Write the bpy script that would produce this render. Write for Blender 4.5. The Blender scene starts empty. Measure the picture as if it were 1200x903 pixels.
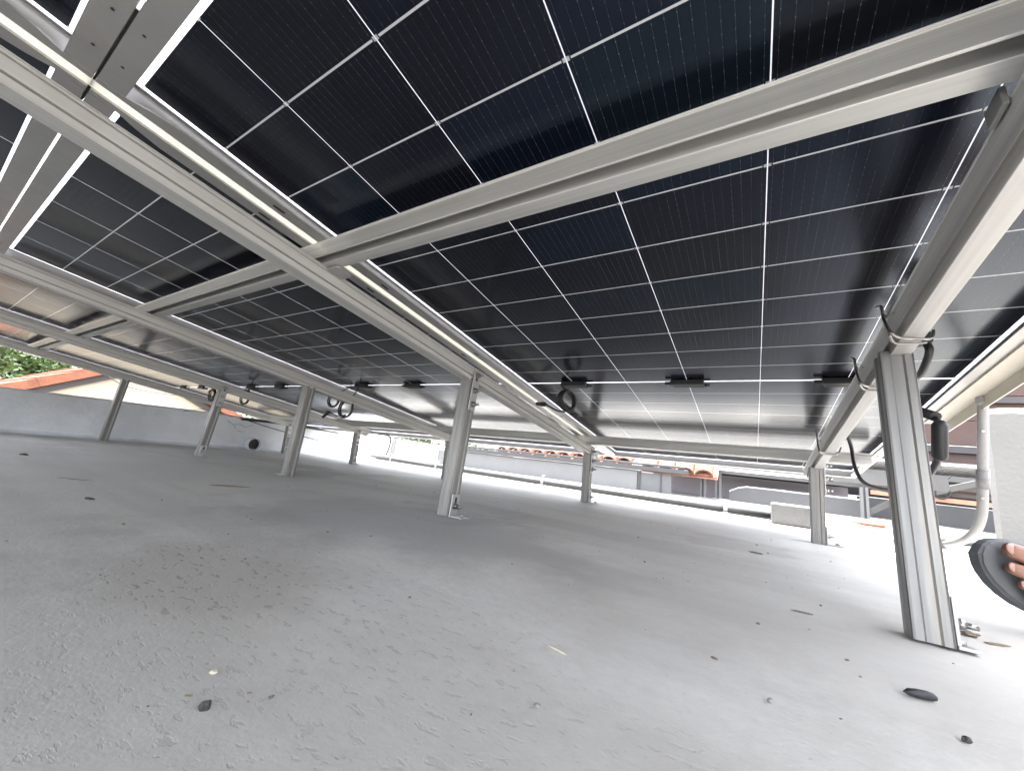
import bpy, bmesh, math, random
from mathutils import Matrix, Vector, noise
random.seed(7)
C = bpy.context.scene.collection
S = bpy.context.scene

# ------------------------------------------------------------------ helpers
def nodes(m):
    m.use_nodes = True
    nt = m.node_tree
    nt.nodes.clear()
    return nt, nt.nodes, nt.links

class NT:
    """small node-building helper"""
    def __init__(s, name):
        s.m = bpy.data.materials.new(name)
        s.nt, s.n, s.l = nodes(s.m)
        s.out = s.n.new('ShaderNodeOutputMaterial')
        s.tc = s.n.new('ShaderNodeTexCoord')
    def new(s, t, **kw):
        x = s.n.new(t)
        for k, v in kw.items():
            if k == 'inp':
                for a, b in v.items(): s.put(x, a, b)
            else: setattr(x, k, v)
        return x
    def put(s, node, key, val):
        if isinstance(val, bpy.types.NodeSocket): s.l.new(val, node.inputs[key])
        else: node.inputs[key].default_value = val
    def math(s, op, a, b=None, c=None, clamp=False):
        x = s.n.new('ShaderNodeMath'); x.operation = op; x.use_clamp = clamp
        s.put(x, 0, a)
        if b is not None: s.put(x, 1, b)
        if c is not None: s.put(x, 2, c)
        return x.outputs[0]
    def noise(s, scale, detail=4, rough=.55, vec=None, mapscale=None, out=0):
        v = vec if vec is not None else s.tc.outputs['Object']
        if mapscale:
            mp = s.new('ShaderNodeMapping'); s.put(mp, 'Vector', v); mp.inputs['Scale'].default_value = mapscale; v = mp.outputs[0]
        x = s.new('ShaderNodeTexNoise', inp={'Vector': v, 'Scale': scale, 'Detail': detail, 'Roughness': rough})
        return x.outputs[out]
    def ramp(s, fac, stops, interp='LINEAR'):
        x = s.new('ShaderNodeValToRGB'); s.put(x, 0, fac); r = x.color_ramp; r.interpolation = interp
        while len(r.elements) < len(stops): r.elements.new(.5)
        for e, (p, c) in zip(r.elements, stops):
            e.position = p; e.color = (c, c, c, 1) if not isinstance(c, tuple) else (*c[:3], 1)
        return x.outputs[0]
    def mix(s, fac, a, b, blend='MIX'):
        x = s.new('ShaderNodeMix', data_type='RGBA', blend_type=blend)
        s.put(x, 0, fac)
        for i, v in ((6, a), (7, b)):
            if isinstance(v, bpy.types.NodeSocket): s.l.new(v, x.inputs[i])
            else: x.inputs[i].default_value = (*v[:3], 1)
        return x.outputs[2]
    def bsdf(s, **kw):
        x = s.new('ShaderNodeBsdfPrincipled')
        for k, v in kw.items():
            k = k.replace('_', ' ')
            if isinstance(v, tuple) and len(v) == 3 and ('Color' in k or 'Tint' in k): v = (*v, 1)
            s.put(x, k, v)
        return x
    def bump(s, h, strength, dist=.01):
        b = s.new('ShaderNodeBump', inp={'Height': h, 'Strength': strength, 'Distance': dist})
        return b.outputs[0]
    def done(s, sh):
        s.l.new(sh.outputs[0] if hasattr(sh, 'outputs') else sh, s.out.inputs[0])
        return s.m

def metal(name, col, rough, streak=(1, 1, 1), var=.12, spots=None, metallic=1.0):
    t = NT(name)
    a = t.noise(9, 5, .6, mapscale=streak)
    b = t.noise(60, 3, .6, mapscale=streak)
    c0 = tuple(max(0, c * (1 - var * 1.6)) for c in col); c1 = tuple(min(1, c * (1 + var)) for c in col)
    colr = t.mix(t.ramp(a, [(.3, 0.), (.7, 1.)]), c0, c1)
    if spots:
        sp = t.ramp(t.noise(3.5, 6, .7, mapscale=streak), [(.56, 0.), (.72, 1.)])
        colr = t.mix(t.math('MULTIPLY', sp, .55), colr, spots)
    r = t.math('ADD', t.math('MULTIPLY', b, .22), rough - .11)
    p = t.bsdf(Base_Color=colr, Metallic=metallic, Roughness=r, Normal=t.bump(b, .06, .002))
    return t.done(p)

def paint(name, col, rough=.6, var=.1, scale=6, dirt=None, bump=.1, bscale=60):
    t = NT(name)
    a = t.noise(scale, 6, .62)
    c0 = tuple(c * (1 - var) for c in col); c1 = tuple(min(1, c * (1 + var)) for c in col)
    colr = t.mix(t.ramp(a, [(.32, 0.), (.68, 1.)]), c0, c1)
    if dirt:
        d = t.ramp(t.noise(scale * .45, 8, .7), [(.5, 0.), (.75, 1.)])
        colr = t.mix(t.math('MULTIPLY', d, .6), colr, dirt)
    p = t.bsdf(Base_Color=colr, Roughness=rough, Normal=t.bump(t.noise(bscale, 5, .6), bump, .01))
    return t.done(p)

class MB:
    """collects shapes into one mesh"""
    def __init__(s): s.bm = bmesh.new()
    def box(s, x0, x1, y0, y1, z0, z1, mat=None, bev=0):
        vs = [s.bm.verts.new(v) for v in ((x0,y0,z0),(x1,y0,z0),(x1,y1,z0),(x0,y1,z0),(x0,y0,z1),(x1,y0,z1),(x1,y1,z1),(x0,y1,z1))]
        fs = [s.bm.faces.new([vs[i] for i in q]) for q in ((3,2,1,0),(4,5,6,7),(0,1,5,4),(1,2,6,5),(2,3,7,6),(3,0,4,7))]
        if bev:
            es = list({e for f in fs for e in f.edges})
            r = bmesh.ops.bevel(s.bm, geom=es, offset=bev, segments=2, profile=.5, affect='EDGES')
            vs = list({v for v in vs if v.is_valid} | set(r['verts']))
        if mat is not None: bmesh.ops.transform(s.bm, matrix=mat, verts=vs)
        return s
    def prism(s, prof, a, b, axis='Y', mat=None):
        """closed profile (u,v) extruded from a to b along axis"""
        def pt(u, v, t):
            return {'Y': (u, t, v), 'X': (t, u, v), 'Z': (u, v, t)}[axis]
        A = [s.bm.verts.new(pt(u, v, a)) for u, v in prof]; B = [s.bm.verts.new(pt(u, v, b)) for u, v in prof]
        n = len(prof); fs = []
        for i in range(n): fs.append(s.bm.faces.new((A[i], A[(i+1) % n], B[(i+1) % n], B[i])))
        fs.append(s.bm.faces.new(A[::-1])); fs.append(s.bm.faces.new(B))
        if mat is not None: bmesh.ops.transform(s.bm, matrix=mat, verts=A + B)
        return s
    def tube(s, pts, r, n=10, cap=True, radii=None, mat=None):
        pts = [Vector(p) for p in pts]; rings = []; up = None
        for i, p in enumerate(pts):
            d = (pts[min(i+1, len(pts)-1)] - pts[max(i-1, 0)]).normalized()
            if up is None:
                up = d.orthogonal().normalized()
            else:
                up = (up - d * up.dot(d)).normalized()
            w = d.cross(up); rr = radii[i] if radii else r
            rings.append([s.bm.verts.new(p + (up * math.cos(2*math.pi*k/n) + w * math.sin(2*math.pi*k/n)) * rr) for k in range(n)])
        for A, B in zip(rings, rings[1:]):
            for k in range(n):
                f = s.bm.faces.new((A[k], A[(k+1) % n], B[(k+1) % n], B[k])); f.smooth = True
        if cap:
            s.bm.faces.new(rings[0][::-1]); s.bm.faces.new(rings[-1])
        if mat is not None: bmesh.ops.transform(s.bm, matrix=mat, verts=[v for r_ in rings for v in r_])
        return s
    def blob(s, c, r, sub=2, jit=.25, seed=0, mat=None, sc=(1,1,1)):
        g = bmesh.ops.create_icosphere(s.bm, subdivisions=sub, radius=1)
        for v in g['verts']:
            k = 1 + jit * noise.noise(v.co * 1.7 + Vector((seed*3.1, seed*1.7, seed)))
            v.co = Vector((v.co.x*sc[0], v.co.y*sc[1], v.co.z*sc[2])) * r * k
            if mat is not None: v.co = mat @ v.co
            v.co += Vector(c)
        return s
    def build(s, name, mat, parent=None, mw=None, bevel=0, smooth=False):
        me = bpy.data.meshes.new(name)
        bmesh.ops.recalc_face_normals(s.bm, faces=s.bm.faces)
        if smooth:
            for f in s.bm.faces: f.smooth = True
        s.bm.to_mesh(me); s.bm.free()
        o = bpy.data.objects.new(name, me); C.objects.link(o)
        for m in (mat if isinstance(mat, (list, tuple)) else [mat]): me.materials.append(m)
        if parent is not None: o.parent = parent
        if mw is not None: o.matrix_world = mw
        if bevel:
            b = o.modifiers.new('edge', 'BEVEL'); b.width = bevel; b.segments = 1; b.limit_method = 'ANGLE'; b.angle_limit = math.radians(50)
        return o

def tag(o, label=None, cat=None, group=None, kind=None):
    if label: o['label'] = label
    if cat: o['category'] = cat
    if group: o['group'] = group
    if kind: o['kind'] = kind
    return o
def empty(name, mw=None, loc=None):
    o = bpy.data.objects.new(name, None); C.objects.link(o); o.empty_display_size = .1
    if mw is not None: o.matrix_world = mw
    if loc is not None: o.location = loc
    return o
def children(o): return [c for c in bpy.data.objects if c.parent == o]
def copy_tree(o, parent=None):
    c = o.copy(); C.objects.link(c)
    if parent is not None: c.parent = parent
    for ch in children(o): copy_tree(ch, c)
    return c

# ------------------------------------------------------------------ frames
# array frame (panel plane is z = 0, y runs down the slope) -> world (floor is z = 0)
CA, SA = .98954, .14430
PM = Matrix(((1,0,0,0),(0,CA,SA,0),(0,-SA,CA,.4623),(0,0,0,1)))
def W(x, y, z): return PM @ Vector((x, y, z))
def T(x, y, z): return Matrix.Translation((x, y, z))

# ------------------------------------------------------------------ materials
ALU   = metal('anodised_aluminium', (.36,.355,.345), .42, (1,1,1), .06, metallic=.55)
RAILX = metal('rail_aluminium_along', (.485,.478,.46), .46, (.10,7,7), .15, metallic=.45)
RAILY = metal('rail_aluminium_down', (.515,.508,.492), .52, (7,.10,7), .15, metallic=.30)
POST  = metal('post_galvanised', (.215,.213,.21), .42, (5,5,.25), .16, spots=(.38,.33,.27), metallic=.55)
PLATE = metal('bracket_plate', (.40,.40,.40), .38, (1,1,1), .08, metallic=.55)
BOLT  = metal('bolt_steel', (.34,.335,.33), .3, (1,1,1), .1)
EMT   = metal('conduit_zinc', (.10,.101,.103), .5, (1,1,1), .1, metallic=.8)
BLACK = paint('black_cable_jacket', (.012,.012,.014), .45, .2, bump=.02)
POSTD = 0
BOXBL = paint('black_box_plastic', (.014,.014,.016), .5, .15, bump=.03)
RUBBER= paint('black_rubber', (.02,.019,.018), .8, .2)
STEELW= metal('clip_wire_steel', (.35,.34,.33), .35)

def glass_material():
    t = NT('solar_cells')
    sep = t.new('ShaderNodeSeparateXYZ'); t.l.new(t.tc.outputs['Object'], sep.inputs[0])
    x, y = sep.outputs[0], sep.outputs[1]
    CP, RP = .1838, .10512
    xs = t.math('DIVIDE', t.math('ADD', x, CP*3 + CP*50), CP)        # column coordinate
    fx = t.math('FRACT', xs); ix = t.math('FLOOR', xs)
    dx = t.math('MULTIPLY', t.math('SUBTRACT', .5, t.math('ABSOLUTE', t.math('SUBTRACT', fx, .5))), CP)
    ys = t.math('DIVIDE', t.math('ADD', y, RP*50), RP)
    fy = t.math('FRACT', ys); iy = t.math('FLOOR', ys)
    dy = t.math('MULTIPLY', t.math('SUBTRACT', .5, t.math('ABSOLUTE', t.math('SUBTRACT', fy, .5))), RP)
    ay = t.math('ABSOLUTE', y); ax = t.math('ABSOLUTE', x)
    def lt(a, b, soft=.0004):  # 1 when a < b
        return t.math('DIVIDE', t.math('SUBTRACT', b, a), soft, clamp=True)
    colgap = lt(dx, .0009)
    rowgap = t.math('MULTIPLY', lt(dy, .0014), lt(t.math('SUBTRACT', .0052, dx), 0.))
    midgap = lt(ay, .0045)
    edge = t.math('MAXIMUM', lt(t.math('SUBTRACT', CP*3, ax), .001), lt(t.math('SUBTRACT', RP*11, ay), .001))
    dot = t.math('MULTIPLY', lt(dx, .0042), lt(dy, .0026))
    gap = t.math('MAXIMUM', t.math('MAXIMUM', colgap, rowgap), t.math('MAXIMUM', midgap, edge))
    gap = t.math('MAXIMUM', gap, t.math('MULTIPLY', dot, .7))
    clear = t.math('MAXIMUM', t.math('MAXIMUM', t.math('MULTIPLY', colgap, .28), edge), t.math('MULTIPLY', midgap, .6))
    # busbars: fine wires down the cell, beaded at pads
    nb = CP / 16
    fb = t.math('FRACT', t.math('DIVIDE', t.math('ADD', x, CP*3 + CP*50 + nb*.5), nb))
    db = t.math('MULTIPLY', t.math('SUBTRACT', .5, t.math('ABSOLUTE', t.math('SUBTRACT', fb, .5))), nb)
    wire = lt(db, .00022, .0002)
    fp = t.math('FRACT', t.math('DIVIDE', t.math('ADD', y, RP*50), RP/9))
    pad = t.math('MULTIPLY', lt(db, .0005, .0003), lt(t.math('ABSOLUTE', t.math('SUBTRACT', fp, .5)), .09, .03))
    wn = t.noise(45, 3, .7, mapscale=(1,.2,1))
    wire = t.math('MULTIPLY', t.math('MAXIMUM', t.math('MULTIPLY', wire, .55), pad), t.ramp(wn, [(.35, .15), (.65, 1.)]))
    cv = t.new('ShaderNodeCombineXYZ'); t.l.new(ix, cv.inputs[0]); t.l.new(iy, cv.inputs[1])
    info = t.new('ShaderNodeObjectInfo'); t.l.new(info.outputs['Random'], cv.inputs[2])
    wh = t.new('ShaderNodeTexWhiteNoise'); t.l.new(cv.outputs[0], wh.inputs[0])
    cell = t.ramp(wh.outputs[0], [(0, (.002,.003,.009)), (.35, (.006,.005,.008)), (.6, (.003,.006,.014)), (.85, (.007,.0055,.006)), (1, (.003,.009,.016))])
    cell = t.mix(t.math('MULTIPLY', wire, .5), cell, (.24,.23,.24))
    rough = t.math('ADD', .15, t.math('MULTIPLY', t.noise(5, 3), .08))
    bn = t.bump(t.noise(300, 2), .012, .001)
    cellb = t.bsdf(Base_Color=cell, Roughness=rough, IOR=1.48, Specular_Tint=(.62,.78,1.0), Normal=bn)
    gapb = t.bsdf(Base_Color=(.33,.335,.34), Roughness=.12, IOR=1.5)
    tr = t.new('ShaderNodeBsdfTranslucent'); tr.inputs[0].default_value = (.30,.31,.35,1)
    mixg = t.new('ShaderNodeMixShader'); t.l.new(t.math('ADD', t.math('MULTIPLY', clear, .35), .03), mixg.inputs[0])
    t.l.new(gapb.outputs[0], mixg.inputs[1]); t.l.new(tr.outputs[0], mixg.inputs[2])
    mx = t.new('ShaderNodeMixShader'); t.l.new(gap, mx.inputs[0])
    t.l.new(cellb.outputs[0], mx.inputs[1]); t.l.new(mixg.outputs[0], mx.inputs[2])
    return t.done(mx)
CELLS = glass_material()

def floor_material():
    t = NT('painted_concrete_roof')
    o = t.tc.outputs['Object']
    big = t.noise(.75, 5, .6)
    mid = t.noise(3.2, 7, .62)
    fine = t.noise(55, 6, .7)
    grit = t.noise(260, 3, .7)
    col = t.mix(t.ramp(big, [(.36, 0.), (.66, 1.)]), (.60,.583,.552), (.705,.682,.642))
    col = t.mix(t.math('MULTIPLY', t.ramp(mid, [(.42, 0.), (.62, 1.)]), .45), col, (.54,.54,.535))
    # worn patches where the coating came off: darker, sharper edge
    wv = t.new('ShaderNodeVectorMath', operation='ADD'); t.l.new(o, wv.inputs[0]); wv.inputs[1].default_value = (3.3, 1.4, 0)
    worn = t.ramp(t.noise(1.05, 9, .66, vec=wv.outputs[0]), [(.55, 0.), (.60, 1.)])
    col = t.mix(t.math('MULTIPLY', worn, .42), col, (.34,.335,.325))
    # scoured, pitted patch left of the middle of the floor
    def patch(cx, cy, rx, ry, soft=.5):
        mp = t.new('ShaderNodeMapping', vector_type='POINT'); t.l.new(o, mp.inputs[0])
        mp.inputs['Location'].default_value = (-cx/rx, -cy/ry, 0); mp.inputs['Scale'].default_value = (1/rx, 1/ry, 0)
        ln = t.new('ShaderNodeVectorMath', operation='LENGTH'); t.l.new(mp.outputs[0], ln.inputs[0])
        d = t.math('ADD', ln.outputs['Value'], t.math('MULTIPLY', t.math('SUBTRACT', mid, .5), 2.2))
        return t.ramp(d, [(1 - soft, 1.), (1., 0.)])
    pits = t.ramp(t.noise(105, 4, .6, mapscale=(.6, 1.2, 1)), [(.575, 0.), (.62, 1.)])
    p1 = patch(.17, -.985, .20, .11)
    p2 = patch(.34, -.92, .45, .26, .8)
    pm = t.math('MAXIMUM', p1, t.math('MULTIPLY', p2, .5))
    pits = t.math('MULTIPLY', pits, pm)
    allp = t.math('MULTIPLY', t.ramp(t.noise(140, 4, .65, mapscale=(.7,1.2,1)), [(.65, 0.), (.69, 1.)]), t.ramp(t.noise(2.2, 4), [(.45, 0.), (.6, .7)]))
    pitall = t.math('MAXIMUM', pits, allp)
    col = t.mix(t.math('MULTIPLY', patch(.02, -.52, .62, .30, .45), .55), col, (.33,.33,.34))
    col = t.mix(t.math('MULTIPLY', p1, .5), col, (.40,.355,.31))
    col = t.mix(t.math('MULTIPLY', pitall, .85), col, (.13,.11,.095))
    # light specks of sand and paint crumbs, dark grit
    sp = t.ramp(t.noise(190, 2, .5), [(.70, 0.), (.74, 1.)])
    col = t.mix(t.math('MULTIPLY', sp, .45), col, (.66,.65,.62))
    dk = t.ramp(t.noise(120, 2, .5, mapscale=(1,1,1.7)), [(.26, 1.), (.30, 0.)])
    col = t.mix(t.math('MULTIPLY', dk, .3), col, (.24,.23,.22))
    col = t.mix(t.math('MULTIPLY', t.ramp(fine, [(.35, 0.), (.7, 1.)]), .22), col, (.30,.30,.30))
    # long trowel and puddle marks across
    strk = t.ramp(t.noise(1.6, 5, .6, mapscale=(.35, 2.4, 1)), [(.47, 0.), (.6, 1.)])
    col = t.mix(t.math('MULTIPLY', strk, .25), col, (.27,.265,.26))
    col = t.mix(t.math('MULTIPLY', patch(1.0, -.65, .85, .75, .85), .7), col, (.43,.415,.39))  # right side coloured darker to tone down the strong light there
    # beyond the array the sunlit floor is coloured darker to curb its glare; uneven edge
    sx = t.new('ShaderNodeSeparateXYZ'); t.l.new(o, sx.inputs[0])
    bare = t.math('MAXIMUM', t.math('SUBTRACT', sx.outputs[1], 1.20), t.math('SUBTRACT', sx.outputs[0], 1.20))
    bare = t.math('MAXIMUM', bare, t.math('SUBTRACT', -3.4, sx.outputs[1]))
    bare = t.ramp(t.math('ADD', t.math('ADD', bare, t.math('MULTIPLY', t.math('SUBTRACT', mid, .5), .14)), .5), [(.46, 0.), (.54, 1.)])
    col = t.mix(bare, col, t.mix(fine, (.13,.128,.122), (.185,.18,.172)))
    # foreground darkened in the colour to even out the light across the floor
    col = t.mix(t.math('MULTIPLY', patch(.35, -1.35, 1.3, .75, .75), .5), col, (.37,.36,.338))
    h = t.math('ADD', t.math('MULTIPLY', fine, .35), t.math('MULTIPLY', grit, .12))
    h = t.math('SUBTRACT', t.math('ADD', h, t.math('MULTIPLY', mid, .7)), t.math('MULTIPLY', pitall, .55))
    p = t.bsdf(Base_Color=col, Roughness=t.math('ADD', .55, t.math('MULTIPLY', mid, .25)), Normal=t.bump(h, .38, .006))
    return t.done(p)
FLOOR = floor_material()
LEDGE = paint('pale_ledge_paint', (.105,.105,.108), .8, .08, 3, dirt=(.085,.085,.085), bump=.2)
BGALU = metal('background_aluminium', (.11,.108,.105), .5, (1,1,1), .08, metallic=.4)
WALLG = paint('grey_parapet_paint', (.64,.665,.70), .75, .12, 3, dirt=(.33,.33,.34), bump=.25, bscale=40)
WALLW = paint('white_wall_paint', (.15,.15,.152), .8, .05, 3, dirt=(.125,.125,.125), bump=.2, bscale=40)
CREAM = paint('cream_stucco', (.40,.345,.265), .85, .05, 2, bump=.3, bscale=30)
MAUVE = paint('grey_mauve_wall', (.30,.28,.30), .85, .1, 2)
TERRA = paint('terracotta_tile', (.19,.065,.032), .8, .22, 9, dirt=(.17,.075,.05), bump=.3)
TILES = paint('pink_orange_tile', (.085,.027,.014), .8, .2, 9, dirt=(.075,.034,.024), bump=.3)
TERRAD= paint('old_terracotta', (.42,.20,.13), .85, .2, 5, dirt=(.25,.18,.15), bump=.3)
WOOD  = paint('brown_roof_boards', (.075,.044,.037), .75, .15, 4, dirt=(.055,.04,.036), bump=.2)
DARKW = paint('dark_beam_paint', (.055,.05,.052), .7, .15, 4)
GREYM = paint('grey_gutter_paint', (.05,.05,.053), .5, .1, 4)
SOIL  = paint('ground_soil', (.16,.14,.10), .9, .2, .3)
BARK  = paint('bark', (.13,.10,.075), .9, .25, 20, bump=.5)

def leafmat(name, a, b):
    t = NT(name)
    info = t.new('ShaderNodeNewGeometry')
    c = t.mix(info.outputs['Random Per Island'], a, b)
    p = t.bsdf(Base_Color=c, Roughness=.55)
    tr = t.new('ShaderNodeBsdfTranslucent'); t.l.new(c, tr.inputs[0])
    m = t.new('ShaderNodeMixShader'); m.inputs[0].default_value = .3
    t.l.new(p.outputs[0], m.inputs[1]); t.l.new(tr.outputs[0], m.inputs[2])
    return t.done(m)
LEAF = leafmat('leaf_green', (.022,.05,.016), (.055,.09,.027))
LEAF2 = leafmat('leaf_dark_green', (.02,.04,.016), (.045,.07,.028))

# ------------------------------------------------------------------ setting
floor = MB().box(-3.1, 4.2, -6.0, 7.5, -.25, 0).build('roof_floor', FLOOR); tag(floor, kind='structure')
g = MB(); g.box(-400, 400, -400, 400, -3.4, -3.2); tag(g.build('ground', SOIL), kind='structure')

def rough_wall(name, x0, x1, y0, y1, z0, z1, mat, ztop=None, jit=.006, n=40):
    """low wall whose top edge wavers a little; ztop(y) optional"""
    b = bmesh.new(); along_y = (y1 - y0) > (x1 - x0)
    L = (y1 - y0) if along_y else (x1 - x0); rows = []
    for i in range(n + 1):
        s = i / n
        if along_y: a, c = (x0, y0 + s*L), (x1, y0 + s*L)
        else: a, c = (x0 + s*L, y0), (x0 + s*L, y1)
        zt = (ztop(s) if ztop else z1)
        ja = zt + jit * noise.noise((s*23, 1.3, x0)); jb = zt + jit * noise.noise((s*19, 4.1, y0))
        r = .012
        d = ((x1-x0) if along_y else (y1-y0))
        def q(t, z): return (a[0] + (c[0]-a[0])*t, a[1] + (c[1]-a[1])*t, z)
        rows.append([b.verts.new(v) for v in (q(0, z0), q(0, ja - r), q(r/d, ja), q(1 - r/d, jb), q(1, jb - r), q(1, z0))])
    for A, B in zip(rows, rows[1:]):
        for k in range(5): b.faces.new((A[k], A[k+1], B[k+1], B[k]))
        b.faces.new((A[5], A[0], B[0], B[5]))
    b.faces.new(rows[0]); b.faces.new(rows[-1][::-1])
    m = MB(); m.bm.free(); m.bm = b
    return m.build(name, mat)

# left parapet (its base has a small cove of screed), with a drain pipe through it
w = rough_wall('parapet_wall', -3.32, -3.102, -6.0, 3.2, -.25, .265, WALLG, ztop=lambda s: .215 + .07*min(1, s*1.45) - .035*max(0, s-.75)*4)
tag(w, 'low grey painted parapet wall along the left side with hairline cracks', 'wall')
cr = MB()
for (y, z, dy, dz) in ((.30,.235,.05,-.03),(.35,.205,.06,.012),(.41,.217,.03,-.025),(.35,.205,.04,-.045),(.39,.16,.05,-.01),(.44,.192,.07,.03)):
    cr.box(-3.1022, -3.1012, y, y + .004 + abs(dy), z - .0015, z + .0015, mat=T(0,y,z) @ Matrix.Rotation(math.atan2(dz, dy), 4, 'X') @ T(0,-y,-z))
cr.build('crack', paint('crack_dark', (.12,.12,.12), .9), w)
cv = MB(); cv.prism([(-3.102, 0.001), (-3.04, 0.001), (-3.085, .008), (-3.102, .022)], -5.9, 3.1, 'Y')
cv.build('base_cove', WALLG, w)
dp = empty('drain_pipe', loc=(-3.06, .535, .052))
b = MB()
n = 28
for r0, r1, x0, x1 in ((.058,.052,-.05,.012),):
    ring = lambda r, x: [b.bm.verts.new((x, math.cos(2*math.pi*k/n)*r, math.sin(2*math.pi*k/n)*r)) for k in range(n)]
    A, B2, D2, E2 = ring(r0, x0), ring(r0, x1), ring(r1, x1), ring(r1, x0)
    for P_, Q_ in ((A, B2), (B2, D2), (D2, E2)):
        for k in range(n): b.bm.faces.new((P_[k], P_[(k+1)%n], Q_[(k+1)%n], Q_[k]))
b.build('pipe_sleeve', WALLG, dp)
b = MB(); b.tube([(-.048,0,0), (-.03,0,0)], .0525, 28); b.build('pipe_mouth', BLACK, dp)
tag(dp, 'round black open drain pipe mouth low in the left parapet wall', 'drain pipe')

# far wall of the roof, with a metal gutter lying along its top
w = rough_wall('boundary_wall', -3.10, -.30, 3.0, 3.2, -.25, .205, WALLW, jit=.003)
tag(w, 'low white sunlit wall along the far side of the roof', 'wall')
gt = MB(); gt.box(-2.75, .19, 2.965, 3.05, .209, .256, bev=.006); gt.box(-2.75, .16, 2.962, 3.03, .262, .285, bev=.004)
tag(gt.build('roof_gutter', GREYM), 'long grey metal gutter resting along the top of the far white wall', 'gutter')
gw = empty('gate_panel', loc=(-.13, 3.03, 0))
MB().box(-.155, .165, -.012, .012, .003, .19).build('gate_leaf', paint('grey_gate_paint', (.10,.102,.105), .6, .1, 9), gw)
for x in (-.15, .06): MB().box(x, x+.012, -.022, -.0125, .003, .192).build('gate_post', DARKW, gw)
tag(gw, 'small grey gate panel with two dark uprights at the end of the far white wall', 'gate')

# tiled roofs beyond the far wall
def barrel_roof(name, x0, x1, y0, z0, length, rise, pitch, r, label, rows=5, mat=None):
    rt = empty(name, loc=((x0+x1)/2, y0, z0))
    cx = (x0+x1)/2
    b = MB(); k = 0
    ny = 6; nr = int(round(length / .34)); nx = int(round((x1-x0)/pitch))
    for i in range(nx):
        for j in range(nr):
            xc = x0 - cx + (i + .5)*pitch + random.uniform(-.006,.006)
            ya = j*.34 - .03; yb = ya + .40; sl = rise/length
            za = ya*sl + .018 + random.uniform(0,.008); zb = yb*sl
            prof = [(math.cos(math.pi*q/ny), math.sin(math.pi*q/ny)) for q in range(ny+1)]
            ra, rb = r*1.08, r*.86
            for (rA, rB, th) in ((ra, rb, 0), ):
                A = [b.bm.verts.new((xc + u*rA, ya, za + v*rA*.8)) for u, v in prof]
                Bq = [b.bm.verts.new((xc + u*rB, yb, zb + v*rB*.8)) for u, v in prof]
                A2 = [b.bm.verts.new((xc + u*(rA-.014), ya, za + v*(rA*.8-.014))) for u, v in prof]
                B2 = [b.bm.verts.new((xc + u*(rB-.014), yb, zb + v*(rB*.8-.014))) for u, v in prof]
                for q in range(ny):
                    b.bm.faces.new((A[q], A[q+1], Bq[q+1], Bq[q])); b.bm.faces.new((A2[q+1], A2[q], B2[q], B2[q+1]))
                    b.bm.faces.new((A[q+1], A[q], A2[q], A2[q+1]))
    b.build('barrel_tiles', mat or TILES, rt)
    d = MB(); sl = rise/length
    d.bm.faces.new([d.bm.verts.new(v) for v in ((x0-cx, -.0, .004), (x1-cx, -.0, .004), (x1-cx, length, rise), (x0-cx, length, rise))])
    d.bm.faces.new([d.bm.verts.new(v) for v in ((x0-cx, -.0, -.02), (x1-cx, -.0, -.02), (x1-cx, length, rise-.03), (x0-cx, length, rise-.03))])
    d.build('roof_deck', TERRAD, rt)
    tag(rt, label, 'tiled roof'); return rt
barrel_roof('tiled_roof', -.30, .44, 3.14, .215, 1.3, .95, .178, .080, 'orange barrel tile roof with large tile ends above the grey recess')
barrel_roof('tiled_roof', -2.5, -.5, 3.6, .262, 1.6, .75, .20, .085, 'strip of orange barrel tiles showing behind the gutter of the far wall')
nb = empty('neighbouring_house', loc=(.6, 4.0, 0))
MB().box(-.95, .95, 0, 3.0, -3, .26).build('wall', MAUVE, nb)
MB().box(-1.0, 1.0, -.25, 3.0, .27, .30).build('eave_slab', DARKW, nb)
tag(nb, 'grey mauve wall of the next building shaded beneath its dark eave', 'building')
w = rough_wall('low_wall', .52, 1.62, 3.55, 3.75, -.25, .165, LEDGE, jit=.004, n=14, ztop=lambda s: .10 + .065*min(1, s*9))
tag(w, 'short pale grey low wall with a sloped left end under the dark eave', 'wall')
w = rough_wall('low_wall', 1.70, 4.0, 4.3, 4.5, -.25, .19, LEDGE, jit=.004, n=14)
tag(w, 'pale low wall behind the bent conduit and left of the white pier', 'wall')

# white pier at the right edge, broken at its top
b = bmesh.new()
N = 16
def ptop(s, q): return .735 + .085*s + .02*noise.noise((s*9, q*3.7, .5)) + .010*noise.noise((s*31, q*9, 2.5))
x0, x1, y0, y1 = 1.845, 3.2, 1.95, 2.02
rows = []
for i in range(N*2+1):
    s = i/(N*2); x = x0 + (x1-x0)*s
    rows.append([b.verts.new(v) for v in ((x,y0,-.2),(x,y0,ptop(s,0)-.025),(x,y0+.02,ptop(s,1)),(x,y1-.02,ptop(s,2)),(x,y1,ptop(s,3)-.02),(x,y1,-.2))])
for A, B_ in zip(rows, rows[1:]):
    for k in range(5): b.faces.new((A[k], A[k+1], B_[k+1], B_[k]))
b.faces.new(rows[0]); b.faces.new(rows[-1][::-1])
m = MB(); m.bm.free(); m.bm = b
tag(m.build('white_pier', paint('pier_stucco', (.14,.136,.128), .85, .05, 3, dirt=(.115,.11,.10), bump=.4, bscale=45)), 'white stucco pier with a broken uneven top at the right edge', 'pier')

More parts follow.
